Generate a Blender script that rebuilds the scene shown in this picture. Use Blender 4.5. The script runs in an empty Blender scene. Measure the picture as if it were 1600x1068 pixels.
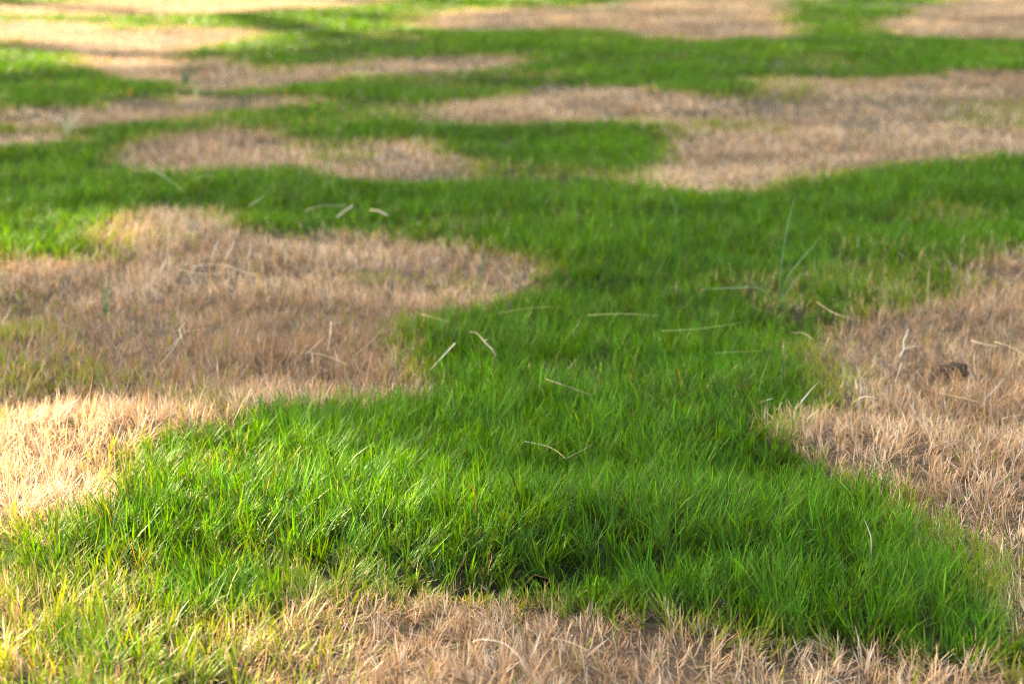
import bpy, bmesh, math, random
import numpy as np
from mathutils import Vector

R = math.radians
rng = np.random.default_rng(20)
random.seed(20)
sc = bpy.context.scene
C = sc.collection

# ------------------------------------------------------------------ camera, sky, sun, exposure
W, HPX = 1600.0, 1068.0
LENS = 70.0
FPX = LENS / 36.0 * W                    # focal length in pixels of the 1600 px wide picture
CAM_H = 0.52
HORIZON = -135.0                         # row of the horizon, above the frame
PITCH = math.atan((HPX / 2 - HORIZON) / FPX)

cam_d = bpy.data.cameras.new('camera')
cam = bpy.data.objects.new('camera', cam_d)
C.objects.link(cam)
cam.location = (0, 0, CAM_H)
cam.rotation_euler = (math.pi / 2 - PITCH, 0, 0)
cam_d.lens = LENS
cam_d.sensor_width = 36.0
cam_d.clip_start = 0.05
cam_d.clip_end = 2000
cam_d.dof.use_dof = True
cam_d.dof.focus_distance = 1.68
cam_d.dof.aperture_fstop = 8.5
cam_d.dof.aperture_blades = 9
sc.camera = cam

SUN_AZ = R(-52)                          # measured from the viewing direction, negative to the left
SUN_EL = R(31)
S = np.array([math.sin(SUN_AZ) * math.cos(SUN_EL), math.cos(SUN_AZ) * math.cos(SUN_EL), math.sin(SUN_EL)])

world = bpy.data.worlds.new('World')
sc.world = world
world.use_nodes = True
wn = world.node_tree.nodes
wl = world.node_tree.links
sky = wn.new('ShaderNodeTexSky')
sky.sky_type = 'NISHITA'
sky.sun_disc = False
sky.sun_elevation = SUN_EL
sky.sun_rotation = SUN_AZ
sky.dust_density = 3.0
sky.ozone_density = 0.6
sky.air_density = 1.0
wl.new(sky.outputs[0], wn['Background'].inputs[0])
wn['Background'].inputs[1].default_value = 0.10

sun_d = bpy.data.lights.new('sun', 'SUN')
sun_d.energy = 3.6
sun_d.angle = R(0.53)
sun_d.color = (1.0, 0.92, 0.78)
sun = bpy.data.objects.new('sun', sun_d)
C.objects.link(sun)
sun.rotation_euler = Vector(S).to_track_quat('Z', 'Y').to_euler()
sun.location = (-8, 8, 12)

vs = sc.view_settings
vs.view_transform = 'Standard'
vs.look = 'None'
vs.gamma = 1.0
vs.use_curve_mapping = False
vs.exposure = 3.35
vs.use_white_balance = True            # balanced for the shade, as the photograph is
vs.white_balance_temperature = 8400
vs.white_balance_tint = 10

cy = sc.cycles
cy.use_denoising = True
cy.denoiser = 'OPENIMAGEDENOISE'
cy.denoising_input_passes = 'RGB_ALBEDO_NORMAL'
cy.denoising_prefilter = 'NONE'
cy.max_bounces = 6
cy.diffuse_bounces = 4
cy.glossy_bounces = 2
cy.transmission_bounces = 4
cy.use_adaptive_sampling = False
cy.filter_width = 1.0

# ------------------------------------------------------------------ helpers: pixels <-> ground
cp, sp = math.cos(PITCH), math.sin(PITCH)

def at(u, v, z=0.0):
    """point of the plane at height z seen at picture position (u, v)"""
    u = np.asarray(u, float); v = np.asarray(v, float)
    dx = (u - W / 2) / FPX
    dv = (v - HPX / 2) / FPX
    dy = cp - dv * sp
    dz = -sp - dv * cp
    t = (z - CAM_H) / np.minimum(dz, -1e-3)
    return dx * t, dy * t

def proj(x, y, z):
    yy, zz = y, z - CAM_H
    f = yy * cp - zz * sp
    up = yy * sp + zz * cp
    return W / 2 + FPX * x / f, HPX / 2 - FPX * up / f

def smooth(a, b, x):
    t = np.clip((x - a) / (b - a), 0, 1)
    return t * t * (3 - 2 * t)

class Noise:
    """value noise on a wrapped lattice, about -1..1"""
    def __init__(self, seed):
        self.t = np.random.default_rng(seed).uniform(-1, 1, (256, 256))
    def one(self, x, y):
        xi = np.floor(x).astype(int); yi = np.floor(y).astype(int)
        fx = x - xi; fy = y - yi
        fx = fx * fx * (3 - 2 * fx); fy = fy * fy * (3 - 2 * fy)
        a = self.t[xi & 255, yi & 255]; b = self.t[(xi + 1) & 255, yi & 255]
        c = self.t[xi & 255, (yi + 1) & 255]; d = self.t[(xi + 1) & 255, (yi + 1) & 255]
        return (a * (1 - fx) + b * fx) * (1 - fy) + (c * (1 - fx) + d * fx) * fy
    def __call__(self, x, y, size, octaves=3):
        s = 0; amp = 1; tot = 0; f = 1.0 / size
        for k in range(octaves):
            s = s + amp * self.one(x * f + 17.3 * k + 100, y * f - 9.1 * k + 100)
            tot += amp; amp *= 0.55; f *= 2.03
        return s / tot * 1.5

n_ter, n_hgt, n_edge, n_hue, n_den, n_lean, n_lean2, n_tan = [Noise(k) for k in range(8)]

TOP = 0.021                               # mean height of the grass surface

HOLE = at(838, 893, 0.012)
MOUND = at(880, 800, 0.02)
RIDGE_L = at(90, 665, 0.02)
RIDGE_R = at(1420, 670, 0.02)

def terrain(x, y):
    z = 0.014 * n_ter(x, y, 0.45, 3) + 0.006 * n_ter(x - 20, y, 0.13, 2) + 0.03 * n_ter(x + 40, y, 2.4, 2) * smooth(2, 6, y)
    def bump(c, sx, sy, h):
        return h * np.exp(-((x - c[0]) / sx) ** 2 - ((y - c[1]) / sy) ** 2)
    z = z + bump(MOUND, 0.24, 0.10, 0.018) + bump(RIDGE_L, 0.2, 0.09, 0.018) + bump(RIDGE_R, 0.22, 0.08, 0.016)
    r2 = ((x - HOLE[0]) / 0.015) ** 2 + ((y - HOLE[1]) / 0.020) ** 2
    z = z - 0.022 * np.exp(-r2 * r2)
    z = z - bump((HOLE[0] + 0.01, HOLE[1] + 0.012), 0.09, 0.028, 0.028)
    return z

def surf(u, v, lift=TOP):
    """point lying on the grass at picture position (u, v)"""
    z = lift
    for _ in range(4):
        x, y = at(u, v, z)
        z = float(terrain(np.array(float(x)), np.array(float(y)))) + lift
    return Vector((float(x), float(y), z))

# ------------------------------------------------------------------ where the lawn is dead, mixed, and lit
PATCHES = [
 ('large brown dead patch across the left middle of the lawn, reaching the left edge',
  [(-700,400),(0,392),(60,388),(150,386),(172,370),(145,345),(190,325),(260,311),(330,314),(400,335),(470,345),(560,350),(640,362),
   (720,370),(790,382),(840,392),(862,412),(850,432),(800,448),(740,462),(680,478),(640,490),(665,505),(680,535),(675,570),(640,600),
   (560,612),(470,622),(390,640),(330,650),(270,658),(225,672),(215,700),(215,745),(190,772),(130,790),(60,798),(0,806),(-700,830)]),
 ('tan dead patch with two humps in the left background, ringed by green grass',
  [(197,243),(230,222),(280,203),(350,196),(430,203),(480,215),(500,238),(555,215),(610,207),(665,213),(690,235),(745,252),(748,268),
   (700,277),(600,275),(520,262),(470,252),(380,255),(300,258),(230,258)]),
 ('widest dead patch in the right background, tapering to a point above the green centre',
  [(985,268),(1040,250),(1100,225),(1090,205),(1060,188),(980,180),(870,180),(760,185),(690,182),(660,167),(700,153),(800,146),(900,134),
   (1000,130),(1100,140),(1180,148),(1205,138),(1190,120),(1260,115),(1330,122),(1400,118),(1480,115),(1530,102),(1600,108),(2300,95),
   (2300,205),(1600,228),(1500,238),(1400,242),(1300,252),(1240,268),(1180,285),(1100,288),(1030,280)]),
 ('pale dead strip at the top edge, centre of the picture',
  [(670,25),(760,12),(900,8),(1010,0),(1060,-8),(1300,-12),(1180,5),(1210,20),(1230,42),(1200,52),(1100,55),(1030,52),(960,42),(850,38),
   (740,40),(690,36)]),
 ('blurred dead patch in the top right corner',
  [(1365,32),(1430,22),(1460,8),(1560,-10),(2300,-25),(2300,60),(1600,53),(1530,55),(1460,50),(1400,46)]),
 ('sunlit straw-coloured strip along the top left edge',
  [(-900,4),(0,3),(150,0),(300,-10),(560,-14),(600,0),(520,6),(400,10),(330,17),(200,20),(100,18),(0,18),(-900,20)]),
 ('sunlit pale dead patch in the top left, trailing right into shade',
  [(-900,33),(0,32),(60,30),(140,35),(150,46),(200,43),(280,39),(370,41),(388,52),(330,62),(270,72),(250,82),(300,90),(360,85),(360,96),
   (420,110),(470,100),(540,95),(640,88),(780,80),(797,88),(740,103),(640,108),(520,108),(450,122),(330,131),(290,120),(210,117),(170,100),
   (140,82),(60,72),(45,57),(0,52),(-900,54)]),
 ('long thin dead strip in the left background',
  [(-900,166),(0,163),(90,160),(160,163),(240,152),(350,146),(480,144),(505,153),(400,161),(330,166),(310,178),(200,184),(100,190),(0,188),
   (-900,192)]),
 ('smallest dead patch, at the left edge below the long thin strip',
  [(-500,205),(0,200),(40,198),(68,208),(40,216),(0,220),(-500,224)]),
 ('dead patch filling the right edge of the middle and foreground',
  [(1235,530),(1255,510),(1292,482),(1350,464),(1420,457),(1480,445),(1500,412),(1530,390),(1600,374),(2200,360),(2200,1100),(1620,965),
   (1570,930),(1545,900),(1490,850),(1440,800),(1405,765),(1345,738),(1285,710),(1240,685),(1222,652),(1245,625),(1290,608),(1270,580)]),
 ('dead patch along the bottom edge, in front of the green mound',
  [(430,1600),(440,1040),(420,965),(455,915),(560,898),(620,904),(700,894),(780,904),(860,912),(950,920),(1010,926),(1080,940),(1150,958),
   (1250,975),(1400,998),(1600,1026),(2200,1075),(2600,1600)]),
]
MIXED = [   # areas where dead and living blades stand mixed: share of dead blades
 (0.16, [(180,690),(420,690),(600,700),(640,760),(560,860),(430,900),(260,880),(200,800)]),  # sunny left slope: yellow of the sunlight put into the blade colour
 (0.80, [(-300,570),(20,572),(70,580),(90,595),(75,610),(40,618),(-300,622)]),
 (0.68, [(-300,435),(0,440),(35,450),(45,480),(30,500),(0,508),(-300,512)]),
 (0.50, [(478,214),(545,214),(560,228),(540,243),(490,240)]),
 (0.62, [(1180,122),(1260,120),(1265,148),(1190,150)]),
 (0.72, [(1470,148),(2300,140),(2300,195),(1500,192)]),
 (0.55, [(1060,176),(1200,178),(1210,194),(1080,198)]),
 (0.55, [(1380,790),(1450,780),(1540,800),(1560,880),(1500,900),(1430,860)]),
 (0.55, [(1262,578),(1320,575),(1330,600),(1300,612),(1250,612)]),
 (0.40, [(1340,400),(1480,385),(1500,430),(1430,460),(1330,470)]),
 (0.30, [(1215,470),(1262,475),(1255,590),(1220,610)]),
 (0.42, [(1225,72),(1290,72),(1335,86),(1320,96),(1240,86)]),
 (0.40, [(740,250),(820,255),(1000,258),(990,270),(850,268),(750,268)]),
 (0.36, [(-500,815),(120,800),(260,850),(330,905),(430,940),(450,1600),(-500,1600)]),
 (0.93, [(-400,875),(25,880),(75,935),(50,1000),(-400,1015)]),
 (0.72, [(230,915),(400,915),(480,930),(500,1060),(400,1050),(290,990)]),
 (0.40, [(480,866),(700,862),(860,882),(1000,905),(1160,936),(1100,946),(860,904),(700,884),(500,890)]),
 (0.55, [(480,148),(700,152),(690,172),(500,160)]),
 (0.30, [(620,480),(700,480),(710,540),(660,560)]),
 (0.35, [(450,335),(560,340),(560,352),(470,350)]),
]
SUNLIT = [
 (1.0, [(-1500,662),(0,660),(215,680),(330,700),(560,708),(700,722),(720,760),(680,830),(640,900),(625,950),(570,1000),(500,1068),(420,1600),(-1500,1600)]),
 (0.60, [(690,706),(900,722),(1020,748),(1075,775),(1000,805),(860,812),(720,825)]),
 (1.0, [(-900,328),(0,324),(80,334),(150,350),(165,372),(100,384),(0,388),(-900,392)]),
 (0.45, [(150,330),(250,312),(330,316),(320,345),(200,368),(150,365)]),
 (1.0, [(-3000,-129),(1100,-129),(740,-6),(690,22),(640,36),(520,43),(420,58),(390,72),(300,80),(200,95),(130,99),(60,104),(0,106),(-3000,110)]),
]

def sdf(poly, X, Y):
    """signed distance in metres to a ground polygon, positive inside"""
    n = len(poly)
    d2 = np.full(X.shape, 1e9); inside = np.zeros(X.shape, bool)
    for i in range(n):
        ax, ay = poly[i]; bx, by = poly[(i + 1) % n]
        ex, ey = bx - ax, by - ay
        wx, wy = X - ax, Y - ay
        t = np.clip((wx * ex + wy * ey) / (ex * ex + ey * ey + 1e-12), 0, 1)
        d2 = np.minimum(d2, (wx - ex * t) ** 2 + (wy - ey * t) ** 2)
        if ay != by:
            inside ^= ((ay > Y) != (by > Y)) & (X < ex * (Y - ay) / (by - ay) + ax)
    return np.where(inside, 1, -1) * np.sqrt(d2)

GU = np.linspace(-900, 2500, 681)
GV = np.concatenate([np.linspace(-110, 140, 126)[:-1], np.linspace(140, 1500, 300)])
UU, VV = np.meshgrid(GU, GV, indexing='ij')
GX, GY = at(UU, VV, TOP)
def ground_poly(p):
    a = np.array(p, float)
    x, y = at(a[:, 0], a[:, 1], TOP)
    return list(zip(x, y))
PF = np.stack([sdf(ground_poly(p), GX, GY) for _, p in PATCHES])
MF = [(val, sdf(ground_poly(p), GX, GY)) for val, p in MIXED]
SF = [(val, sdf(ground_poly(p), GX, GY)) for val, p in SUNLIT]
ne = n_edge(GX, GY, 0.14, 4) * 0.55 + n_edge(GX - 13, GY, 0.05, 3) * 0.45 * smooth(4, 2, GY) + n_edge(GX + 9, GY, 0.5, 3) * 0.4 * smooth(1.5, 3, GY)
amp = 0.024 + 0.020 * GY
fea = 0.018 + 0.012 * GY
DEAD = np.zeros(GX.shape)
for f in PF:
    DEAD = np.maximum(DEAD, smooth(-1, 1, (f + 0.014 * np.maximum(GY - 2.5, 0) + ne * amp * 0.8) / fea))
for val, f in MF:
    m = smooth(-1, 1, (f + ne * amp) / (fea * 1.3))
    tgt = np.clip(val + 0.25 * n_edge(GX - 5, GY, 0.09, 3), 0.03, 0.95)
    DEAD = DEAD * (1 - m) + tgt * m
DEAD *= 1 - 0.2 * smooth(0.35, 0.9, n_edge(GX + 21, GY + 4, 0.22, 3)) * smooth(4.5, 2.5, GY)       # stray living tufts in the dead turf
DEAD = np.maximum(DEAD, 0.30 * smooth(0.25, 0.8, n_edge(GX - 31, GY + 8, 0.30, 3)) * smooth(1.7, 2.4, GY))   # yellowing spots in the green
OWNER = np.argmax(PF, axis=0)
TONE = np.zeros(GX.shape)                 # older grey-brown and bleached areas of dead turf, partly shade painted in
for val, p in [(-0.46, [(-300,450),(120,440),(330,462),(560,470),(690,490),(690,590),(480,600),(250,610),(-300,560)]),  # lower half of the left patch: greyer turf plus deeper shade painted in
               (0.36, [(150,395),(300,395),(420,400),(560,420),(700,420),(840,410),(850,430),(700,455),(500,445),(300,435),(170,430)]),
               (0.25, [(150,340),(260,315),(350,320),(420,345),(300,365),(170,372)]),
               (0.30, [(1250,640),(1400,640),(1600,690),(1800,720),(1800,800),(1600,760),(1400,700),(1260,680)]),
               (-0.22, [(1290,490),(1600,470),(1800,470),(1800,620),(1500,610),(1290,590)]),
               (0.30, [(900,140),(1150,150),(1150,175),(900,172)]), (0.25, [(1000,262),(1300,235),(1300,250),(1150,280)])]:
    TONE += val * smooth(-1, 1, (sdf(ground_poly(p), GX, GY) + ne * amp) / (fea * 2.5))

def grid_lookup(F, u, v, nearest=False):
    iu = np.clip(np.interp(u, GU, np.arange(len(GU))), 0, len(GU) - 1.001)
    iv = np.clip(np.interp(v, GV, np.arange(len(GV))), 0, len(GV) - 1.001)
    if nearest:
        return F[np.round(iu).astype(int), np.round(iv).astype(int)]
    a = iu.astype(int); b = iv.astype(int); fa = iu - a; fb = iv - b
    return (F[a, b] * (1 - fa) + F[a + 1, b] * fa) * (1 - fb) + (F[a, b + 1] * (1 - fa) + F[a + 1, b + 1] * fa) * fb

def deadness(x, y):
    yc = np.maximum(y, 0.7)
    u, v = proj(x, yc, TOP + terrain(x, yc) * (yc > 1))
    d = grid_lookup(DEAD, u, v)
    # beyond what was traced the lawn goes on with patches of the same kind
    out = np.clip(np.maximum(np.abs(u - 800) - 1500, 0) / 200, 0, 1)
    out = np.maximum(out, smooth(14, 17, y))
    return d * (1 - out) + out * smooth(0.15, 0.45, n_den(x, y, 1.7, 3))

def sunlit(x, y):
    """share of direct sun the tree crowns are shaped to leave at (x, y)"""
    yc = np.maximum(y, 0.75)
    u, v = proj(x, yc, TOP + terrain(x, yc) * (yc > 1))
    s = np.where(y > 1, 0.68 * smooth(2.9, 4.6, y) + 0.08 * smooth(6, 9, y), 0)
    for val, f in SF:
        s = np.maximum(s, val * smooth(-0.24 - 0.03 * yc, -0.10, grid_lookup(f, u, v) + 0.05 * n_edge(x + 3, y, 0.18, 3)))
    return s

# ------------------------------------------------------------------ materials
def new_mat(name):
    m = bpy.data.materials.new(name)
    m.use_nodes = True
    m.node_tree.nodes.clear()
    return m, m.node_tree.nodes, m.node_tree.links

def blade_material(name, trans, rough, spec, warm):
    m, n, l = new_mat(name)
    out = n.new('ShaderNodeOutputMaterial')
    att = n.new('ShaderNodeAttribute'); att.attribute_name = 'tint'
    geo = n.new('ShaderNodeNewGeometry')
    noi = n.new('ShaderNodeTexNoise'); noi.inputs['Scale'].default_value = 420; noi.inputs['Detail'].default_value = 2
    l.new(geo.outputs['Position'], noi.inputs['Vector'])
    mr = n.new('ShaderNodeMapRange'); mr.inputs[3].default_value = 0.78; mr.inputs[4].default_value = 1.22
    l.new(noi.outputs['Fac'], mr.inputs[0])
    mul = n.new('ShaderNodeVectorMath'); mul.operation = 'SCALE'
    l.new(att.outputs['Color'], mul.inputs[0]); l.new(mr.outputs[0], mul.inputs['Scale'])
    p = n.new('ShaderNodeBsdfPrincipled')
    l.new(mul.outputs[0], p.inputs['Base Color'])
    p.inputs['Roughness'].default_value = rough
    p.inputs['Specular IOR Level'].default_value = spec
    t = n.new('ShaderNodeBsdfTranslucent')
    tm = n.new('ShaderNodeVectorMath'); tm.operation = 'MULTIPLY'
    tm.inputs[1].default_value = warm
    l.new(mul.outputs[0], tm.inputs[0]); l.new(tm.outputs[0], t.inputs['Color'])
    mx = n.new('ShaderNodeMixShader'); mx.inputs[0].default_value = trans
    l.new(p.outputs[0], mx.inputs[1]); l.new(t.outputs[0], mx.inputs[2])
    l.new(mx.outputs[0], out.inputs['Surface'])
    return m

MAT_GREEN = blade_material('living_grass_blade', 0.34, 0.46, 0.08, (1.75, 1.25, 0.42))
MAT_DEAD = blade_material('dead_grass_blade', 0.24, 0.6, 0.15, (1.1, 1.0, 0.85))

def plain_material(name, col, col2, scale, rough=0.7, bump=0.0, spec=0.25, trans=0.0):
    m, n, l = new_mat(name)
    out = n.new('ShaderNodeOutputMaterial')
    tc = n.new('ShaderNodeTexCoord')
    noi = n.new('ShaderNodeTexNoise'); noi.inputs['Scale'].default_value = scale; noi.inputs['Detail'].default_value = 5
    l.new(tc.outputs['Object'], noi.inputs['Vector'])
    cr = n.new('ShaderNodeValToRGB')
    cr.color_ramp.elements[0].position = 0.35; cr.color_ramp.elements[0].color = (*col, 1)
    cr.color_ramp.elements[1].position = 0.68; cr.color_ramp.elements[1].color = (*col2, 1)
    l.new(noi.outputs['Fac'], cr.inputs[0])
    p = n.new('ShaderNodeBsdfPrincipled')
    p.inputs['Roughness'].default_value = rough
    p.inputs['Specular IOR Level'].default_value = spec
    l.new(cr.outputs[0], p.inputs['Base Color'])
    if bump:
        b = n.new('ShaderNodeBump'); b.inputs['Strength'].default_value = bump; b.inputs['Distance'].default_value = 0.003
        l.new(noi.outputs['Fac'], b.inputs['Height']); l.new(b.outputs[0], p.inputs['Normal'])
    last = p
    if trans:
        t = n.new('ShaderNodeBsdfTranslucent'); l.new(cr.outputs[0], t.inputs['Color'])
        last = n.new('ShaderNodeMixShader'); last.inputs[0].default_value = trans
        l.new(p.outputs[0], last.inputs[1]); l.new(t.outputs[0], last.inputs[2])
    l.new(last.outputs[0], out.inputs['Surface'])
    return m

def ground_material():
    m, n, l = new_mat('soil_and_thatch')
    out = n.new('ShaderNodeOutputMaterial')
    att = n.new('ShaderNodeAttribute'); att.attribute_name = 'tint'
    geo = n.new('ShaderNodeNewGeometry')
    n1 = n.new('ShaderNodeTexNoise'); n1.inputs['Scale'].default_value = 240; n1.inputs['Detail'].default_value = 8; n1.inputs['Roughness'].default_value = 0.7
    l.new(geo.outputs['Position'], n1.inputs['Vector'])
    mr = n.new('ShaderNodeMapRange'); mr.inputs[1].default_value = 0.3; mr.inputs[2].default_value = 0.7; mr.inputs[3].default_value = 0.35; mr.inputs[4].default_value = 1.6
    l.new(n1.outputs['Fac'], mr.inputs[0])
    mul = n.new('ShaderNodeVectorMath'); mul.operation = 'SCALE'
    l.new(att.outputs['Color'], mul.inputs[0]); l.new(mr.outputs[0], mul.inputs['Scale'])
    p = n.new('ShaderNodeBsdfPrincipled'); p.inputs['Roughness'].default_value = 0.95
    p.inputs['Specular IOR Level'].default_value = 0.1
    l.new(mul.outputs[0], p.inputs['Base Color'])
    b = n.new('ShaderNodeBump'); b.inputs['Strength'].default_value = 0.8; b.inputs['Distance'].default_value = 0.006
    l.new(n1.outputs['Fac'], b.inputs['Height']); l.new(b.outputs[0], p.inputs['Normal'])
    l.new(p.outputs[0], out.inputs['Surface'])
    return m

# ------------------------------------------------------------------ mesh builders
def tri_mesh(name, co, tris, mat, col=None, smooth_=True):
    me = bpy.data.meshes.new(name)
    nv, nt = len(co), len(tris)
    me.vertices.add(nv); me.vertices.foreach_set('co', np.ascontiguousarray(co, dtype=np.float32).ravel())
    me.loops.add(nt * 3); me.loops.foreach_set('vertex_index', np.ascontiguousarray(tris, dtype=np.int32).ravel())
    me.polygons.add(nt)
    me.polygons.foreach_set('loop_start', np.arange(0, nt * 3, 3, dtype=np.int32))
    me.update(calc_edges=True)
    if col is not None:
        a = me.color_attributes.new('tint', 'FLOAT_COLOR', 'POINT')
        c4 = np.ones((nv, 4), np.float32); c4[:, :3] = col
        a.data.foreach_set('color', c4.ravel())
    me.materials.append(mat)
    if smooth_:
        me.shade_smooth()
    return me

def link(name, me, label=None, cat=None, group=None, kind=None, parent=None):
    o = bpy.data.objects.new(name, me)
    C.objects.link(o)
    if label: o['label'] = label
    if cat: o['category'] = cat
    if group: o['group'] = group
    if kind: o['kind'] = kind
    if parent: o.parent = parent
    return o

# ------------------------------------------------------------------ ground: one sheet to the horizon
def graded(lo, hi, step, far, grow=1.16):
    mid = list(np.arange(lo, hi + 1e-6, step))
    a, s = mid[-1], step
    while a < far[1]:
        s *= grow; a += s; mid.append(a)
    a, s = mid[0], step
    while a > far[0]:
        s *= grow; a -= s; mid.insert(0, a)
    return np.array(mid)

xs = graded(-0.9, 0.9, 0.009, (-400, 400))
ys = graded(1.15, 2.3, 0.009, (-400, 900))
gx, gy = np.meshgrid(xs, ys, indexing='ij')
gz = terrain(gx, gy)
dd = deadness(gx, gy)
soil_g = np.array([0.030, 0.036, 0.014]); soil_d = np.array([0.105, 0.076, 0.050])
far_g = np.array([0.055, 0.12, 0.018]); far_d = np.array([0.33, 0.22, 0.12])
fw = smooth(9, 16, np.hypot(gx, gy))[..., None]
gcol = (soil_g * (1 - fw) + far_g * fw) * (1 - dd[..., None]) + (soil_d * (1 - fw) + far_d * fw) * dd[..., None]
nx, ny = gx.shape
idx = np.arange(nx * ny).reshape(nx, ny)
a, b, c, d = idx[:-1, :-1], idx[1:, :-1], idx[1:, 1:], idx[:-1, 1:]
tris = np.concatenate([np.stack([a, b, c], -1).reshape(-1, 3), np.stack([a, c, d], -1).reshape(-1, 3)])
ground = link('ground', tri_mesh('ground', np.stack([gx, gy, gz], -1).reshape(-1, 3), tris, ground_material(), gcol.reshape(-1, 3)),
              'dark soil and thatch under the lawn', 'ground', kind='structure')

# ------------------------------------------------------------------ the grass: every blade its own ribbon
def blades(x, y, L, w, az, lean, bend, K, col_base, col_tip, twist):
    """ribbons of K segments that lean, bend and taper to a tip"""
    N = len(x)
    z = terrain(x, y) - 0.002
    dirx, diry = np.cos(az), np.sin(az)
    px, py, pz = x.copy(), y.copy(), z.copy()
    co = np.empty((N, 2 * K + 1, 3)); cl = np.empty((N, 2 * K + 1, 3))
    for k in range(K + 1):
        t = k / K
        if k:
            th = lean + bend * ((k - 0.5) / K) ** 1.4
            sl = L / K
            px = px + dirx * np.sin(th) * sl; py = py + diry * np.sin(th) * sl; pz = pz + np.cos(th) * sl
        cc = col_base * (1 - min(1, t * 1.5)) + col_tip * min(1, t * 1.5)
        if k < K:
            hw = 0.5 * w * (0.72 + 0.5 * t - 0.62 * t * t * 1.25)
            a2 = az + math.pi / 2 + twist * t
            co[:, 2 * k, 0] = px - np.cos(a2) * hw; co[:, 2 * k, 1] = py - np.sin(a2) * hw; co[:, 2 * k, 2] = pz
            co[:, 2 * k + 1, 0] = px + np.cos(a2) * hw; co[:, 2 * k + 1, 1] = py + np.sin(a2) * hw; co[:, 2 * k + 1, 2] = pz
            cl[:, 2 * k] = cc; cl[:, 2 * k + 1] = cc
        else:
            co[:, 2 * K, 0] = px; co[:, 2 * K, 1] = py; co[:, 2 * K, 2] = pz; cl[:, 2 * K] = cc
    loc = []
    for k in range(K - 1):
        q = 2 * k
        loc += [(q, q + 1, q + 3), (q, q + 3, q + 2)]
    loc.append((2 * K - 2, 2 * K - 1, 2 * K))
    tr = np.array(loc)[None] + (np.arange(N) * (2 * K + 1))[:, None, None]
    return co.reshape(-1, 3), tr.reshape(-1, 3), cl.reshape(-1, 3)

def scatter():
    """roots: density falls with distance as blades shrink in the picture"""
    X, Y = [], []
    edges = np.concatenate([np.arange(1.05, 6, 0.1), np.arange(6, 15, 0.25)])
    for y0, y1 in zip(edges[:-1], edges[1:]):
        ym = (y0 + y1) / 2
        hw = 0.257 * ym + 0.27
        dens = 122000 * min(1, (1.95 / ym) ** 1.95)
        n = int(dens * (y1 - y0) * 2 * hw)
        X.append(rng.uniform(-hw, hw, n)); Y.append(rng.uniform(y0, y1, n))
    return np.concatenate(X), np.concatenate(Y)

X, Y = scatter()
# tufting: roots are pulled a little towards the middle of their tuft
def tufts(x, y, cell):
    # nearest of the scattered tuft middles, one per cell, with its two random numbers
    HT = np.random.default_rng(5).random((4, 512, 512))
    best = np.full(x.shape, 1e9); res = [np.zeros(x.shape) for _ in range(4)]
    ix = np.floor(x / cell).astype(int); iy = np.floor(y / cell).astype(int)
    for a in (-1, 0, 1):
        for b in (-1, 0, 1):
            kx = (ix + a) & 511; ky = (iy + b) & 511
            tx = (ix + a + HT[0, kx, ky]) * cell; ty = (iy + b + HT[1, kx, ky]) * cell
            d = (tx - x) ** 2 + (ty - y) ** 2
            m = d < best
            best = np.where(m, d, best)
            for k, q in enumerate((tx, ty, HT[2, kx, ky], HT[3, kx, ky])):
                res[k] = np.where(m, q, res[k])
    return res
cx, cy_, h1, h2 = tufts(X, Y, 0.022)
pull = 0.35 * smooth(5.0, 3.0, Y)
X += (cx - X) * pull; Y += (cy_ - Y) * pull
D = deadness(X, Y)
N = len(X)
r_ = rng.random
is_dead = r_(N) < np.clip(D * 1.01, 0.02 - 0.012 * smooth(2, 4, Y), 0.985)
thin = n_den(X, Y, 0.15, 3) + 0.2                         # dead turf is thin in places
drop = is_dead & (r_(N) < 0.4 * smooth(0.0, 0.7, thin) * smooth(0.5, 0.9, D))
drop |= r_(N) < 0.96 * np.exp(-((X - HOLE[0] - 0.005) / 0.060) ** 2 - ((Y - HOLE[1] + 0.002) / 0.026) ** 2)
drop |= (((X - HOLE[0]) / 0.015) ** 2 + ((Y - HOLE[1] + 0.008) / 0.022) ** 2 < 1) & (r_(N) < 0.72)
keep = ~drop
X, Y, D, is_dead, thin, h1, h2 = [q[keep] for q in (X, Y, D, is_dead, thin, h1, h2)]
N = len(X)
dist = np.hypot(X, Y)
lod = np.clip(dist / 2.1, 1, 10) ** 0.95

hv = n_hgt(X, Y, 0.20, 3)
hv2 = n_hgt(X + 30, Y, 0.6, 2)
mound = np.exp(-((X - MOUND[0]) / 0.3) ** 2 - ((Y - MOUND[1]) / 0.14) ** 2)
hv3 = n_hgt(X + 7, Y - 3, 0.055, 2)
L = 0.80 * np.where(is_dead, 0.030 + 0.005 * hv + 0.004 * hv3, 0.035 + 0.010 * hv + 0.004 * hv2 + 0.006 * hv3 + 0.007 * mound)
L *= np.where(is_dead, 1 - 0.20 * smooth(0.0, 0.7, thin), 1 - 0.22 * smooth(0.1, 0.6, D))
L *= (rng.normal(1.0, 0.24, N) + 0.35 * (h2 - 0.5)).clip(0.4, 1.75)
foot = np.exp(-((X - HOLE[0]) / 0.13) ** 2 - ((Y - HOLE[1] + 0.012) / 0.028) ** 2)
L *= 1 - 0.62 * foot
wd = np.where(is_dead, 0.00080, 0.00124) * np.exp(rng.normal(0, 0.30, N)).clip(0.5, 2.2) * lod
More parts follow.
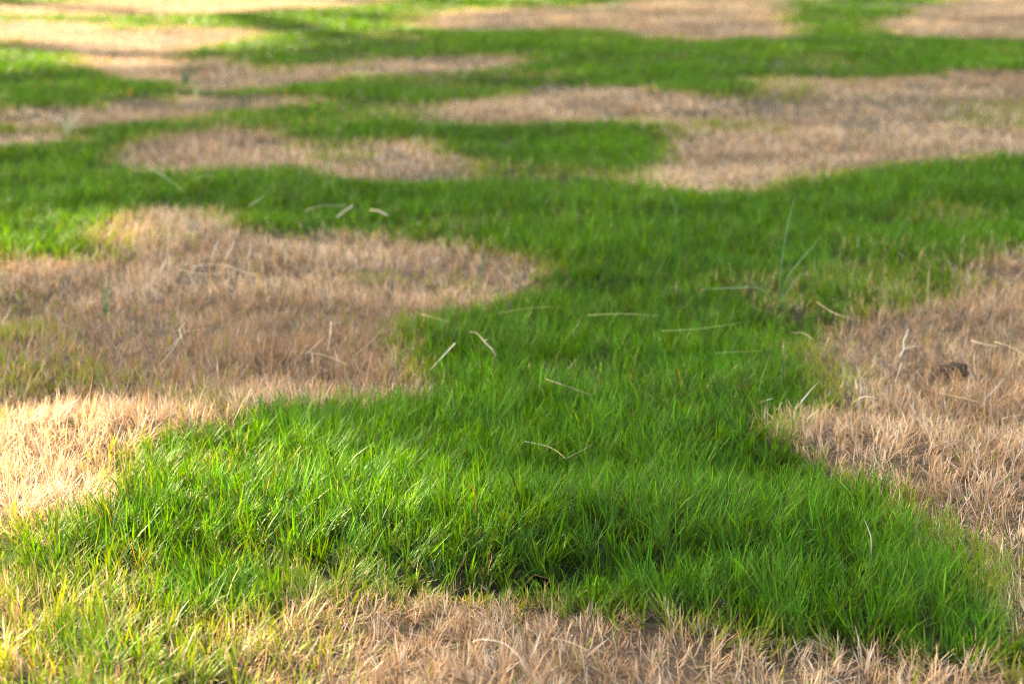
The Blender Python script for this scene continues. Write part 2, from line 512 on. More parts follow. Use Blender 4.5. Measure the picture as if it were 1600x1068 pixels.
# leaning: a slow swirl, a common lean inside each tuft, and a lot of chance
fa = math.pi * (n_lean(X, Y, 0.35, 2) * 1.3) + h1 * 6.28
az = fa + rng.normal(0, 1.0, N)
lean = np.abs(rng.normal(0.0, 1, N)) * np.where(is_dead, 0.50, 0.42) + 0.10 + 0.25 * h2
flat = is_dead & (r_(N) < 0.42)
lean = np.where(flat, rng.uniform(1.0, 1.5, N), lean)
gflat = (~is_dead) & (r_(N) < 0.06)
lean = np.where(gflat, rng.uniform(0.8, 1.25, N), lean)
bend = np.where(is_dead, rng.normal(0.15, 0.45, N), rng.normal(0.35, 0.35, N))
bend = np.where(flat, rng.normal(0.1, 0.2, N), bend)
twist = rng.normal(0, 0.5, N)

# colour of each blade, with the painted-in shade and sun tint
def mixc(a, b, t):
    return np.asarray(a) * (1 - t[:, None]) + np.asarray(b) * t[:, None]
hue = np.clip(0.5 + 0.4 * (h2 - 0.5) + 0.35 * n_hue(X, Y, 0.4, 3) + 0.22 * rng.normal(0, 1, N), 0, 1)
g_tip = mixc((0.012, 0.080, 0.005), (0.052, 0.186, 0.008), hue)
vary = np.exp(rng.normal(0, 0.34, N))[:, None]
g_tip = g_tip * vary
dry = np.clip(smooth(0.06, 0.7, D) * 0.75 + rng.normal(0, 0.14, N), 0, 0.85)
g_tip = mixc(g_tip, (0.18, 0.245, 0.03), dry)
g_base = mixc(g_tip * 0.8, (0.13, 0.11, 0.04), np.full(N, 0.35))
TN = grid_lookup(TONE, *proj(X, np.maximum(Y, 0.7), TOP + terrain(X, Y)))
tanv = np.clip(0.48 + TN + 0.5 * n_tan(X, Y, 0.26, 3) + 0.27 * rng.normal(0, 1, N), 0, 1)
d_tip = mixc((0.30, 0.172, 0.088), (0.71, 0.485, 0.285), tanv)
grey = (r_(N) < 0.24)
d_tip = np.where(grey[:, None], mixc((0.36, 0.28, 0.21), (0.76, 0.63, 0.49), np.clip(tanv + rng.normal(0, .2, N), 0, 1)), d_tip)
gold = is_dead & (r_(N) < 0.35 * (1 - D))
d_tip = np.where(gold[:, None], mixc((0.40, 0.29, 0.11), (0.58, 0.46, 0.20), r_(N)), d_tip)
d_tip = d_tip * np.minimum(np.exp(rng.normal(0, 0.22, N)), 1.3)[:, None]
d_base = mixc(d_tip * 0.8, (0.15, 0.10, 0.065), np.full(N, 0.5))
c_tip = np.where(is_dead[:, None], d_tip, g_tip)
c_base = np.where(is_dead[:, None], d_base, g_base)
red = (~is_dead) & (r_(N) < 0.02 * D)
c_tip = np.where(red[:, None], np.array((0.42, 0.22, 0.05)), c_tip)

pu, pv = proj(X, np.maximum(Y, 0.7), TOP + terrain(X, Y))
own = grid_lookup(OWNER, pu, pv, nearest=True)
best = grid_lookup(PF.max(axis=0), pu, pv)
own = np.where(is_dead & (best > -0.05 - 0.02 * Y) & (D > 0.3), own, -1)

ks = np.where(dist < 2.35, 3, 2)
def grass_mesh(name, sel, mat_first):
    cos, trs, cls, mids, off = [], [], [], [], 0
    for K in (4, 3, 2):
        for dead in (False, True):
            m = sel & (ks == K) & (is_dead == dead)
            if not m.any(): continue
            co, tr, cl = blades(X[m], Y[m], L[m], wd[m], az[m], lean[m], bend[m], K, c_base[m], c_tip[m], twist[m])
            cos.append(co); trs.append(tr + off); cls.append(cl); off += len(co)
            mids.append(np.full(len(tr), int(dead), np.int32))
    me = tri_mesh(name, np.concatenate(cos), np.concatenate(trs), MAT_GREEN, np.concatenate(cls))
    me.materials.append(MAT_DEAD)
    me.polygons.foreach_set('material_index', np.concatenate(mids))
    return me

NTRI = int(np.sum(2 * ks - 1))
print('blades', N, 'triangles', NTRI)
link('living_grass', grass_mesh('living_grass', own == -1, MAT_GREEN),
     'green living grass of the lawn running between the brown patches', 'grass', kind='stuff')
for i, (lab, _) in enumerate(PATCHES):
    if (own == i).any():
        link('dead_grass_patch', grass_mesh('dead_grass_patch', own == i, MAT_DEAD), lab, 'dead grass',
             'dead patches in the lawn', kind='stuff')

# ------------------------------------------------------------------ unseen trees added to shade the lawn, crowns shaped for it
def tube(pts, rad, sides=6, cap=True):
    pts = [Vector(p) for p in pts]
    co, tr = [], []
    up = Vector((0.13, 0.31, 0.94)).normalized()
    for i, p in enumerate(pts):
        t = (pts[min(i + 1, len(pts) - 1)] - pts[max(i - 1, 0)]).normalized()
        s = t.cross(up)
        if s.length < 0.15: s = t.cross(Vector((1, 0, 0)))
        s.normalize(); q = s.cross(t)
        for k in range(sides):
            a = 2 * math.pi * k / sides
            co.append(p + (s * math.cos(a) + q * math.sin(a)) * rad[i])
    n = len(pts)
    for i in range(n - 1):
        for k in range(sides):
            k2 = (k + 1) % sides
            tr += [(i * sides + k, i * sides + k2, (i + 1) * sides + k2), (i * sides + k, (i + 1) * sides + k2, (i + 1) * sides + k)]
    if cap:
        co.append(pts[0]); co.append(pts[-1]); a, b = len(co) - 2, len(co) - 1
        for k in range(sides):
            k2 = (k + 1) % sides
            tr += [(a, k2, k), (b, (n - 1) * sides + k, (n - 1) * sides + k2)]
    return np.array([tuple(c) for c in co]), np.array(tr)

def catmull(pts, n=5):
    P = [Vector(p) for p in pts]
    if len(P) < 3:
        return [P[0].lerp(P[1], i / n) for i in range(n + 1)]
    P = [P[0] * 2 - P[1]] + P + [P[-1] * 2 - P[-2]]
    out = []
    for i in range(1, len(P) - 2):
        for k in range(n):
            t = k / n
            a, b, c, d = P[i - 1], P[i], P[i + 1], P[i + 2]
            out.append(0.5 * ((2 * b) + (c - a) * t + (2 * a - 5 * b + 4 * c - d) * t * t + (3 * b - a - 3 * c + d) * t ** 3))
    out.append(P[-2])
    return out

MAT_BARK = plain_material('bark', (0.07, 0.05, 0.035), (0.19, 0.15, 0.11), 14, 0.9, 0.6)
MAT_LEAF = plain_material('tree_leaf', (0.035, 0.085, 0.015), (0.07, 0.14, 0.025), 1.5, 0.5, 0, 0.3, 0.25)

def shade_tree(label, target, height, rxy, rz, foot, nleaf, seed):
    """an unseen tree with its crown shaped to throw shade around target"""
    g = np.random.default_rng(seed)
    q = np.array([target[0], target[1], 0.0])
    cen = q + S * (height / S[2])
    root = bpy.data.objects.new('shade_tree', None); C.objects.link(root)
    root.location = (foot[0], foot[1], 0)
    root['label'] = label; root['category'] = 'tree'; root['group'] = 'unseen trees shaped to shade the lawn'
    cvec = Vector(cen); fvec = Vector((foot[0], foot[1], -0.1))
    fork = Vector((foot[0], foot[1], 0)).lerp(Vector((cen[0], cen[1], 0)), 0.25); fork.z = cen[2] - rz * 0.75
    path = catmull([fvec, fvec.lerp(fork, 0.5) + Vector((0.12, -0.1, 0)), fork], 6)
    co, tr = tube(path, np.linspace(0.24, 0.15, len(path)), 12)
    o = link('trunk', tri_mesh('trunk', co - np.array([foot[0], foot[1], 0]), tr, MAT_BARK), parent=root)
    cos, trs, off = [], [], 0
    made = 0
    for k in range(60):
        d = g.normal(0, 1, 3); d[2] = abs(d[2]) * 0.6 - 0.1; d /= np.linalg.norm(d)
        tip = cen + d * np.array([rxy, rxy, rz]) * 0.85
        mid = (np.array(fork) * 0.45 + tip * 0.55) + g.normal(0, 0.2, 3)
        pth = catmull([fork, mid, tip], 5)
        pa = np.array([tuple(v) for v in pth]); pa = pa - S * (pa[:, 2] / S[2])[:, None]
        if made >= 9 or (k < 51 + made and (sunlit(pa[:, 0], pa[:, 1])[2:] > 0.5).any()): continue   # no limb hangs in the open gaps
        made += 1
        co, tr = tube(pth, np.linspace(0.10, 0.018, len(pth)), 7)
        cos.append(co); trs.append(tr + off); off += len(co)
    link('limbs', tri_mesh('limbs', np.concatenate(cos) - np.array([foot[0], foot[1], 0]), np.concatenate(trs), MAT_BARK), parent=root)
    # leaves in clumps, left out where sun is wanted on the lawn
    nc = 160
    cd = g.normal(0, 1, (nc, 3)); cd /= np.linalg.norm(cd, axis=1)[:, None]
    cc = cen + cd * (g.random((nc, 1)) ** 0.4) * np.array([rxy, rxy, rz])
    p = cc[g.integers(0, nc, nleaf)] + g.normal(0, 0.42, (nleaf, 3))
    ux = g.normal(0, 1, (nleaf * 1, 3)); uni = ux / np.linalg.norm(ux, axis=1)[:, None] * g.random((nleaf, 1)) ** (1 / 3)
    even = g.random(nleaf) < 0.6
    p[even] = (cen + uni * np.array([rxy, rxy, rz]))[even]
    sh = p - S * ((p[:, 2] - TOP) / S[2])[:, None]
    lit = sunlit(sh[:, 0], sh[:, 1])
    p = p[(g.random(nleaf) > lit ** 0.35) & (p[:, 2] > 1.6)]
    n = len(p)
    nor = g.normal(0, 1, (n, 3)) + S * 1.6; nor /= np.linalg.norm(nor, axis=1)[:, None]
    t = np.cross(nor, g.normal(0, 1, (n, 3))); t /= np.linalg.norm(t, axis=1)[:, None]
    b = np.cross(nor, t)
    ln = g.uniform(0.14, 0.22, (n, 1)); wd_ = ln * 0.32
    v = np.stack([p - t * ln, p + b * wd_ - t * ln * 0.1, p + t * ln - nor * ln * 0.25, p - b * wd_ - t * ln * 0.1], 1)
    i = np.arange(n)[:, None] * 4
    tr = np.concatenate([i + np.array([[0, 1, 2]]), i + np.array([[0, 2, 3]])])
    link('crown', tri_mesh('crown', v.reshape(-1, 3) - np.array([foot[0], foot[1], 0]), tr, MAT_LEAF, smooth_=False), parent=root)

HSH = 5.4
def under(t):
    c = np.array([t[0], t[1], 0]) + S * (HSH / S[2]); return c[0], c[1]
for i, (t, rxy, nl, lab) in enumerate([
    ((0.6, 2.2), 2.3, 16000, 'unseen broad leafy tree left of the lawn, crown shaped for its shade, the one nearest the camera'),
    ((-0.2, 5.0), 2.4, 17000, 'unseen leafy tree left of the lawn, crown shaped for its shade, second from the camera'),
    ((3.2, 4.0), 2.3, 15000, 'unseen leafy tree left of the lawn, crown shaped to shade the right side'),
    ((0.6, 9.0), 2.8, 21000, 'unseen leafy tree left of the lawn, crown shaped for its shade, third from the camera'),
    ((4.8, 8.2), 2.6, 17000, 'unseen leafy tree beyond the lawn, crown shaped to shade the far right'),
    ((2.6, 13.4), 3.0, 20000, 'unseen leafy tree far beyond the lawn, crown shaped for its shade')]):
    f = under(t)
    shade_tree(lab, t, HSH, rxy, 1.5, (f[0] - 0.9, f[1] + 0.6), nl, 50 + i)


# ------------------------------------------------------------------ single stems, straws, leaves and clods
def colour(c, n=1):
    return np.tile(np.array(c, float), (n, 1))

def streak_material(name, trans, rough):
    return blade_material(name, trans, rough, 0.3, (1.15, 1.1, 0.8))
MAT_STRAW = streak_material('dry_straw', 0.15, 0.55)
MAT_WEED = streak_material('weed_leaf', 0.35, 0.42)
MAT_SOIL = plain_material('dark_soil', (0.012, 0.009, 0.007), (0.05, 0.036, 0.026), 160, 0.95, 0.8, 0.1)
MAT_BROWN = plain_material('brown_dead_leaf', (0.05, 0.024, 0.012), (0.16, 0.075, 0.035), 220, 0.7, 0.5, 0.2)

def ribbon(pts, width, fold=0.35, tint=(0.1, 0.2, 0.05), tint2=None, n=5, profile='leaf', thick=0.00022):
    """a folded leaf with real thickness along a path"""
    width *= 0.5
    P = catmull(pts, n); m = len(P)
    tint2 = tint2 or tint
    co, cl, tr = [], [], []
    for i, p in enumerate(P):
        t = i / (m - 1)
        d = (P[min(i + 1, m - 1)] - P[max(i - 1, 0)]).normalized()
        s = d.cross(Vector((0.2, -0.55, 0.8)))
        if s.length < 0.1: s = d.cross(Vector((1, 0, 0)))
        s.normalize(); q = s.cross(d)
        hw = width / 2 * ((0.55 + 1.2 * t - 1.72 * t * t) if profile == 'leaf' else (1 - 0.25 * t))
        hw = max(hw, width * 0.03)
        for e, (a, b) in enumerate([(-1, fold), (0, 0), (1, fold)]):
            for k in (0.5, -0.5):
                co.append(p + s * hw * a + q * (hw * b + thick * k)); cl.append(np.array(tint) * (1 - t) + np.array(tint2) * t)
    for i in range(m - 1):
        o, o2 = i * 6, i * 6 + 6
        ring = [0, 2, 4, 5, 3, 1]
        for k in range(6):
            a, b = ring[k], ring[(k + 1) % 6]
            tr += [(o + a, o + b, o2 + b), (o + a, o2 + b, o2 + a)]
    e = (m - 1) * 6
    tr += [(0, 1, 3), (0, 3, 2), (2, 3, 5), (2, 5, 4), (e, e + 3, e + 1), (e, e + 2, e + 3), (e + 2, e + 5, e + 3), (e + 2, e + 4, e + 5)]
    return np.array([tuple(c) for c in co]), np.array(tr), np.array(cl)

def stem(pts, r0, r1, tint, tint2=None, nodes=(), n=6):
    r0, r1 = r0 * 0.38, r1 * 0.38
    """a thin round straw with thicker joints"""
    P = catmull(pts, n); m = len(P)
    rad = []
    for i in range(m):
        t = i / (m - 1); r = r0 * (1 - t) + r1 * t
        for nd in nodes:
            r *= 1 + 0.55 * math.exp(-((t - nd) / 0.025) ** 2)
        rad.append(r * random.uniform(0.9, 1.1))
    co, tr = tube(P, rad, 6)
    t = np.concatenate([np.repeat(np.linspace(0, 1, m), 6), [0, 1]])[:, None]
    tint2 = tint2 or tint
    cl = np.array(tint) * (1 - t) + np.array(tint2) * t
    return co, tr, cl * np.random.default_rng(len(co)).uniform(0.85, 1.1, (len(co), 1))

def join(parts):
    cos, trs, cls, off = [], [], [], 0
    for co, tr, cl in parts:
        cos.append(co); trs.append(tr + off); cls.append(cl); off += len(co)
    return np.concatenate(cos), np.concatenate(trs), np.concatenate(cls)

def thing(name, parts, label, cat, mat, group=None, parent=None):
    co, tr, cl = join(parts)
    org = np.array(parent.location) if parent else np.array([co[:, 0].mean(), co[:, 1].mean(), co[:, 2].min()])
    o = link(name, tri_mesh(name, co - org, tr, mat, cl), label, cat, group, parent=parent)
    if not parent: o.location = org
    return o

def lying(pts, lift=TOP, sag=0.004):
    """points on the grass surface at picture positions; the ends may carry their own lift"""
    out = []
    for p in pts:
        out.append(surf(p[0], p[1], p[2] * 0.84 if len(p) > 2 else lift))
    return out

def standing(root, others, back=0.0):
    """a stem rooted at one picture position and rising in the upright plane through it"""
    b = surf(root[0], root[1], 0.018)
    gz0 = float(terrain(np.array(b.x), np.array(b.y)))
    pts = [Vector((b.x, b.y, gz0 - 0.003))]
    for k, (u, v) in enumerate(others):
        yy = b.y + back * (k + 1)
        dx = (u - W / 2) / FPX; dv = (v - HPX / 2) / FPX
        t = yy / (cp - dv * sp)
        pts.append(Vector((dx * t, yy, CAM_H + (-sp - dv * cp) * t)))
    return pts

STRAW = (0.46, 0.34, 0.19); PALE = (0.55, 0.45, 0.32); WHITE = (0.64, 0.55, 0.44); GREY = (0.26, 0.21, 0.16); YG = (0.36, 0.42, 0.13)

LY = 'loose straws lying on the lawn'
straws = [
 ([(918,492),(975,490),(1030,493)], 0.0012, 0.0006, (0.55,0.47,0.20), (0.50,0.48,0.20), (0.35,), 'yellow jointed straw lying level on the green grass in the centre'),
 ([(1034,517),(1095,513),(1157,504)], 0.0013, 0.0006, (0.50,0.50,0.20), (0.30,0.42,0.12), (), 'pale green straw lying just right of the yellow jointed straw'),
 ([(778,489),(820,482),(862,479)], 0.0011, 0.0007, (0.48,0.36,0.14), (0.40,0.36,0.14), (), 'brownish straw on green grass right of the large left patch'),
 ([(1118,551),(1150,549),(1188,548)], 0.0009, 0.0005, (0.45,0.40,0.17), YG, (0.5,), 'short faint straw lying below the pale green straw'),
 ([(659,491),(680,497),(703,503)], 0.0012, 0.0007, STRAW, STRAW, (), 'short tan straw at the right tip of the large left patch'),
 ([(820,689),(852,696),(868,703),(884,716)], 0.0010, 0.0005, PALE, STRAW, (0.5,), 'thin pale straw bent downward on the green grass above the mound'),
 ([(884,716),(903,706),(926,694)], 0.0006, 0.0004, STRAW, PALE, (), 'short hair-thin straw meeting the end of the bent pale straw'),
 ([(1276,476),(1303,490),(1335,499)], 0.0013, 0.0006, STRAW, PALE, (0.6,), 'tan straw at the upper left corner of the right dead patch'),
 ([(1236,519),(1256,520),(1270,530)], 0.0012, 0.0008, (0.45,0.40,0.18), STRAW, (), 'short yellowish straw on the left edge of the right dead patch'),
 ([(1470,614,0.035),(1500,620,0.036),(1532,628,0.034)], 0.0012, 0.0007, STRAW, PALE, (0.7,), 'straight tan straw below the dark clod'),
 ([(1538,624,0.034),(1552,610,0.04),(1568,592,0.044)], 0.0012, 0.0006, PALE, WHITE, (), 'pale straw slanting up right of the dark clod'),
 ([(480,549),(510,556),(545,570)], 0.0011, 0.0007, PALE, STRAW, (), 'pale straw slanting down, lower right of the large left patch'),
 ([(478,553),(492,540),(506,527)], 0.0011, 0.0006, PALE, PALE, (), 'pale straw crossing the slanting straw at its left end'),
 ([(552,556),(575,538),(600,512)], 0.0011, 0.0006, (0.50,0.36,0.22), STRAW, (), 'long tan straw leaning right near the right tip of the large left patch'),
 ([(288,518),(310,515),(336,512)], 0.0010, 0.0005, PALE, STRAW, (), 'thin level straw beside the white forked stalk in the left patch'),
 ([(250,570),(268,548),(284,524)], 0.0011, 0.0007, STRAW, PALE, (), 'tan straw leaning up to the white forked stalk in the left patch'),
 ([(280,421),(320,428),(370,424)], 0.0018, 0.0008, (0.46,0.42,0.24), (0.55,0.48,0.30), (), 'olive straw lying level in the pale middle of the large left patch'),
 ([(300,418),(345,416),(400,431)], 0.0015, 0.0008, WHITE, PALE, (), 'whitish straw just above the olive straw in the left patch'),
 ([(475,330),(500,322),(540,321)], 0.0016, 0.0009, (0.40,0.36,0.18), PALE, (), 'blurred straw on the green edge above the large left patch'),
 ([(388,322),(405,311),(418,300)], 0.0014, 0.0008, (0.40,0.42,0.20), (0.45,0.44,0.24), (), 'blurred greenish straw above the top of the large left patch'),
 ([(1565,655,0.036),(1580,650,0.042),(1606,648,0.036)], 0.0010, 0.0006, PALE, STRAW, (), 'arched pale straw at the right edge beyond the right ridge'),
 ([(1548,688,0.03),(1572,665,0.044),(1604,660,0.04)], 0.0010, 0.0005, STRAW, STRAW, (), 'long arched tan straw at the right edge of the ridge'),
 ([(862,996,0.026),(890,1002,0.028),(918,1015,0.028)], 0.0011, 0.0007, STRAW, PALE, (), 'straw lying in the bottom dead patch right of the bleached stalk'),
]
for pts, r0, r1, c0, c1, nodes, lab in straws:
    sy = surf(*pts[1][:2]).y
    k = 0.8 + 0.28 * max(0, sy - 1.7)
    thing('straw', [stem(lying(pts, TOP + 0.005), r0 * min(k, 1.5), r1 * min(k, 1.5), c0, c1, nodes)], lab, 'straw', MAT_STRAW, LY)

# thicker pieces
thing('straw_stub', [stem(lying([(672,578,0.02),(690,558,0.036),(711,536,0.052)]), 0.0011, 0.0022, PALE, WHITE)],
      'thick cut pale straw stub sticking up by the right tip of the left patch', 'straw', MAT_STRAW)
thing('twig', [stem(lying([(735,518,0.034),(746,521,0.037),(758,535,0.037),(770,547,0.036),(774,558,0.028)]), 0.0013, 0.0020, GREY, (0.20,0.16,0.12), (0.4, 0.7)),
               stem(lying([(756,532,0.037),(762,530,0.043)]), 0.0010, 0.0006, PALE, PALE)],
      'crooked grey twig on green grass right of the straw stub', 'twig', MAT_STRAW)
thing('twig', [stem(lying([(853,592,0.036),(876,602,0.040),(895,608,0.038),(922,617,0.034)]), 0.0012, 0.0008, GREY, (0.34,0.28,0.20), (0.3, 0.6))],
      'thin brown twig on the green grass above the mound', 'twig', MAT_STRAW)
thing('straw_stub', [stem(lying([(1398,598,0.02),(1404,582,0.036),(1409,566,0.050)]), 0.0017, 0.0014, WHITE, WHITE)],
      'short white straw stub standing left of the dark clod', 'straw', MAT_STRAW)
thing('forked_stalk', [stem(lying([(1405,558,0.03),(1412,545,0.04),(1412,532,0.046),(1420,514,0.052)]), 0.0019, 0.0012, WHITE, WHITE),
                       stem(lying([(1412,545,0.04),(1425,541,0.042),(1440,542,0.038)]), 0.0014, 0.0007, WHITE, PALE)],
      'bleached white forked stalk in the middle of the right dead patch', 'stalk', MAT_STRAW)
thing('straw', [stem(lying([(1518,532,0.044),(1540,538,0.042),(1562,541,0.038)]), 0.0019, 0.0012, WHITE, PALE, (0.8,))],
      'thick whitish straw lying above the dark clod', 'straw', MAT_STRAW, LY)
thing('straw', [stem(lying([(1553,533,0.042),(1575,540,0.044),(1600,553,0.038),(1630,566,0.034)]), 0.0012, 0.0007, PALE, PALE)],
      'thin straw reaching the right edge behind the thick whitish straw', 'straw', MAT_STRAW, LY)
thing('curled_leaf', [ribbon(lying([(1243,641,0.03),(1250,630,0.044),(1258,620,0.050),(1268,608,0.058),(1280,596,0.066)]), 0.0042, 0.5, WHITE, PALE, profile='leaf'),
                      ribbon(lying([(1243,642,0.03),(1236,634,0.040),(1230,624,0.044)]), 0.0026, 0.5, (0.22,0.14,0.09), STRAW)],
      'twisted pale dry leaf at the left corner of the right ridge', 'dry leaf', MAT_STRAW)
thing('curled_leaf', [ribbon(lying([(1262,650,0.036),(1270,642,0.042),(1279,636,0.046)]), 0.0034, 0.4, PALE, PALE)],
      'small pale dry leaf just below the twisted leaf', 'dry leaf', MAT_STRAW)
thing('curled_leaf', [ribbon(lying([(1330,633,0.034),(1340,625,0.046),(1350,620,0.050),(1364,621,0.050),(1380,626,0.042)]), 0.0045, 0.5, WHITE, STRAW)],
      'bent white dry leaf on the crest of the right ridge', 'dry leaf', MAT_STRAW)
thing('curled_leaf', [ribbon(lying([(1187,629,0.036),(1198,625,0.042),(1208,622,0.042)]), 0.0030, 0.4, (0.42,0.45,0.20), PALE)],
      'pale green cut leaf lying on the grass left of the right ridge', 'dry leaf', MAT_STRAW)
thing('curled_leaf', [ribbon(lying([(1216,640,0.034),(1219,632,0.042),(1223,627,0.046)]), 0.0026, 0.4, PALE, PALE)],
      'tiny pale leaf scrap between the cut leaf and the twisted leaf', 'dry leaf', MAT_STRAW)
thing('curled_leaf', [ribbon(lying([(526,338,0.025),(538,329,0.035),(552,320,0.045)]), 0.007, 0.4, (0.42,0.36,0.22), (0.56,0.48,0.30), profile='straw')],
      'pale broad leaf scrap on the green edge above the large left patch', 'dry leaf', MAT_STRAW)
thing('curled_leaf', [ribbon(lying([(578,328,0.05),(592,330,0.05),(606,337,0.044)]), 0.007, 0.4, (0.48,0.44,0.26), PALE, profile='straw')],
      'faint tan leaf scrap right of the pale broad one', 'dry leaf', MAT_STRAW)
thing('forked_stalk', [stem(lying([(288,538,0.028),(284,527,0.040),(281,514,0.046),(290,504,0.050)]), 0.0017, 0.0010, WHITE, PALE),
                       stem(lying([(284,524,0.042),(274,534,0.040),(262,548,0.032)]), 0.0012, 0.0008, PALE, STRAW)],
      'white forked stalk in the shaded middle of the large left patch', 'stalk', MAT_STRAW)
thing('forked_stalk', [stem(lying([(511,549,0.02),(516,525,0.042),(517,502,0.056)]), 0.0016, 0.0010, PALE, WHITE),
                       stem(lying([(516,508,0.054),(524,505,0.054),(531,503,0.05)]), 0.0009, 0.0006, PALE, PALE)],
      'upright pale stalk with a side bend, right part of the large left patch', 'stalk', MAT_STRAW)
thing('forked_stalk', [stem(lying([(738,1003,0.036),(752,998,0.042),(784,1003,0.042),(800,1014,0.040),(815,1030,0.036),(822,1050,0.026)]), 0.0014, 0.0006, WHITE, PALE, (0.25,)),
                       stem(lying([(802,1015,0.034),(796,1026,0.030),(792,1034,0.024)]), 0.0009, 0.0006, PALE, PALE)],
      'bleached curved stalk lying in the bottom dead patch', 'stalk', MAT_STRAW)
for pts, lab in [([(330,405),(336,385),(342,372)], 'white bleached stalk standing at the pale top of the left patch, leftmost of three'),
                 ([(352,404),(362,388),(366,374)], 'white bleached stalk standing at the pale top of the left patch, middle of three'),
                 ([(386,404),(392,392),(390,380)], 'white bleached stalk standing at the pale top of the left patch, rightmost of three')]:
    thing('bleached_stalk', [stem(lying([(pts[0][0], pts[0][1], 0.03), (pts[1][0], pts[1][1], 0.05), (pts[2][0], pts[2][1], 0.06)]), 0.0022, 0.0014, WHITE, WHITE)],
          lab, 'stalk', MAT_STRAW, 'bleached stalks in the left patch')

# tall green weeds
def weed(label, root, leaves, width, tint, tint2, group='tall weed blades standing above the lawn'):
    b = surf(root[0], root[1], 0.018)
    e = bpy.data.objects.new('weed', None); C.objects.link(e)
    e.location = (b.x, b.y, float(terrain(np.array(b.x), np.array(b.y))))
    e['label'] = label; e['category'] = 'weed'; e['group'] = group
    for others, back in leaves:
        thing('leaf', [ribbon(standing(root, others, back), width, 0.35, tint, tint2)], None, None, MAT_WEED, parent=e)
BLUEG = (0.10, 0.24, 0.08); BLUEG2 = (0.26, 0.42, 0.24)
weed('tall blue-green weed with two long raised leaves in the green right middle', (1216,462),
     [([(1222,410),(1229,360),(1243,302)], 0.004), ([(1228,438),(1250,408),(1284,368)], -0.002), ([(1190,452),(1140,450),(1096,452)], -0.006),
      ([(1240,440),(1256,425)], 0.004)], 0.0046, BLUEG, BLUEG2)
weed('single upright weed blade below the far right dead patch', (1058,360), [([(1056,335),(1052,315),(1045,298)], 0.002)], 0.0040, BLUEG, BLUEG2)
weed('thin pale stem standing at the top of the right dead patch', (1449,455), [([(1450,440),(1452,424),(1453,405)], 0.002)], 0.0034, (0.42,0.42,0.20), PALE)
weed('slim upright blade left of the right dead patch', (1183,622), [([(1188,600),(1194,580),(1202,555)], 0.002)], 0.0028, (0.12,0.28,0.10), (0.38,0.42,0.14))
weed('dark green weed tuft standing alone in the large left patch', (162,474),
     [([(160,455),(157,425)], 0.003), ([(167,455),(170,432)], 0.003), ([(172,462),(176,445)], 0.0)], 0.0050, (0.09,0.20,0.06), (0.16,0.30,0.12))
weed('slim green blade leaning right at the right end of the left patch', (742,452), [([(750,430),(758,408),(767,392)], 0.003)], 0.0042, (0.10,0.24,0.05), (0.16,0.30,0.08))
weed('blurred dark weed tuft in the far left dead patch', (288,126), [([(293,110),(306,88)], 0.02), ([(285,112),(280,98)], 0.02), ([(300,116),(316,100)], 0.02)], 0.020, (0.05,0.13,0.05), (0.10,0.22,0.08))
weed('blurred pale weed sprig left of the two-humped dead patch', (104,200), [([(98,190),(78,186)], 0.01), ([(108,188),(112,178)], 0.01), ([(116,190),(126,180)], 0.01)], 0.014, (0.35,0.38,0.20), (0.60,0.60,0.42))
weed('blurred pale sprig in green grass below the far left dead patch', (306,152), [([(304,140),(302,128)], 0.01), ([(309,140),(313,134)], 0.01)], 0.012, (0.35,0.38,0.16), (0.55,0.55,0.35))
thing('grass_leaf', [ribbon(lying([(225,258,0.045),(258,278,0.045),(294,304,0.035)]), 0.007, 0.3, (0.14,0.28,0.09), (0.20,0.34,0.12))],
      'long pale green leaf lying slanted on green grass above the left patch', 'grass leaf', MAT_WEED)
thing('grass_leaf', [ribbon(lying([(300,285,0.035),(320,278,0.045),(342,275,0.035)]), 0.006, 0.3, (0.22,0.28,0.10), (0.28,0.32,0.12))],
      'short tan-green leaf right of the long slanted leaf', 'grass leaf', MAT_WEED)
thing('grass_leaf', [ribbon(standing((745,795), [(743,780),(739,765),(733,752)], 0.001), 0.0026, 0.4, (0.45,0.36,0.06), (0.50,0.22,0.05))],
      'yellow and rust grass blade on the sunny left slope of the mound', 'grass leaf', MAT_WEED)
thing('grass_leaf', [ribbon(standing((1362,862), [(1361,845),(1357,828),(1351,812)], 0.001), 0.0030, 0.4, (0.60,0.54,0.42), WHITE)],
      'whitened dry grass blade on the right slope of the green area', 'grass leaf', MAT_STRAW)

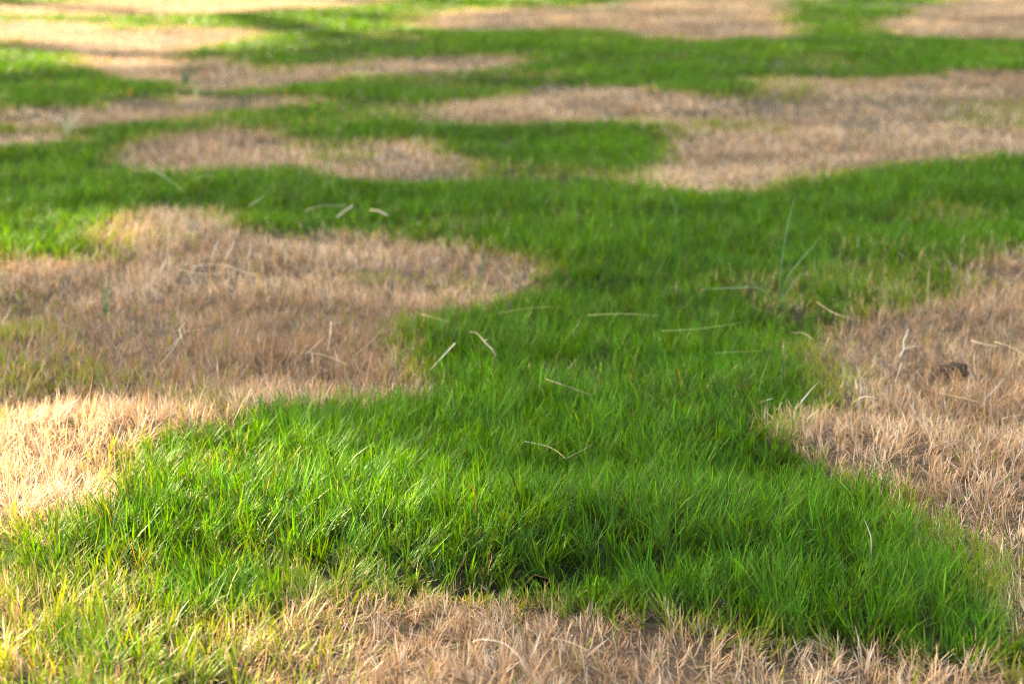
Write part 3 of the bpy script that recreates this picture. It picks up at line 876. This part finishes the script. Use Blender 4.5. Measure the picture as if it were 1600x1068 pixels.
# dark hole at the foot of the mound, with a brown leaf edge over it; dark clods
def lump(name, c, r, mat, label, cat, seed, squash=0.7, group=None):
    bm = bmesh.new()
    bmesh.ops.create_icosphere(bm, subdivisions=4, radius=1)
    nz = Noise(seed)
    for v in bm.verts:
        p = v.co
        k = 1 + 0.30 * float(nz(np.array(p.x + 3 * p.z), np.array(p.y - 2 * p.z), 0.9, 3)) + 0.14 * float(nz(np.array(p.x * 2 - p.z), np.array(p.y + p.z * 3), 0.35, 2))
        v.co = Vector((p.x * r[0], p.y * r[1], p.z * r[2] * squash)) * k
    me = bpy.data.meshes.new(name); bm.to_mesh(me); bm.free()
    me.materials.append(mat); me.shade_smooth()
    o = link(name, me, label, cat, group); o.location = c
    return o
MAT_CLOD = plain_material('brown_soil_clod', (0.022, 0.015, 0.010), (0.10, 0.066, 0.042), 210, 0.95, 1.0, 0.1)
q = surf(1490, 582, 0.006)
lump('soil_clod', q, (0.016, 0.012, 0.015), MAT_CLOD, 'dark soil clod in the right dead patch', 'clod', 71)
q = surf(1126, 944, 0.010)
lump('soil_clod', q, (0.006, 0.006, 0.006), MAT_SOIL, 'tiny dark soil crumb where green meets the bottom dead patch', 'clod', 72)
hx, hy = float(HOLE[0]), float(HOLE[1])
hz = float(terrain(np.array(hx - 0.03), np.array(hy - 0.02)))
hole = bpy.data.objects.new('burrow', None); C.objects.link(hole)
hole.location = (hx, hy, hz)
hole['label'] = 'small black hole with a brown rim at the foot of the green mound'; hole['category'] = 'hole'
# the mouth leans back and opens towards the front; an uneven five-sided outline
mouth = [(-0.0125, -0.004), (-0.0105, 0.004), (-0.0045, 0.0125), (-0.001, 0.0150), (0.004, 0.0120), (0.0105, 0.0090), (0.0140, 0.0035),
         (0.0125, -0.004), (0.004, -0.0075), (-0.005, -0.0070)]
m = len(mouth)
def ringat(scale, depth):
    return [Vector((x * scale * 0.9, 0.004 + z * 0.5 + depth, z * scale * (0.58 + 12 * x) + 0.001 - depth * 0.35)) for x, z in mouth]
rings = [ringat(1.0, 0.0), ringat(1.08, 0.007), ringat(0.95, 0.016), ringat(0.6, 0.024), ringat(0.15, 0.028)]
co = np.array([tuple(v) for r in rings for v in r]); tr = []
for i in range(len(rings) - 1):
    for k in range(m):
        a, b = i * m + k, i * m + (k + 1) % m
        tr += [(a, b, b + m), (a, b + m, a + m)]
link('cavity', tri_mesh('cavity', co, np.array(tr), MAT_SOIL), parent=hole)
rp = [v * 1.04 for v in rings[0]]
co, tr = tube(catmull(rp[3:7], 4), [0.0003 + 0.0005 * random.random() for _ in range(13)], 6)
link('rim', tri_mesh('rim', co, tr, MAT_BROWN), parent=hole)
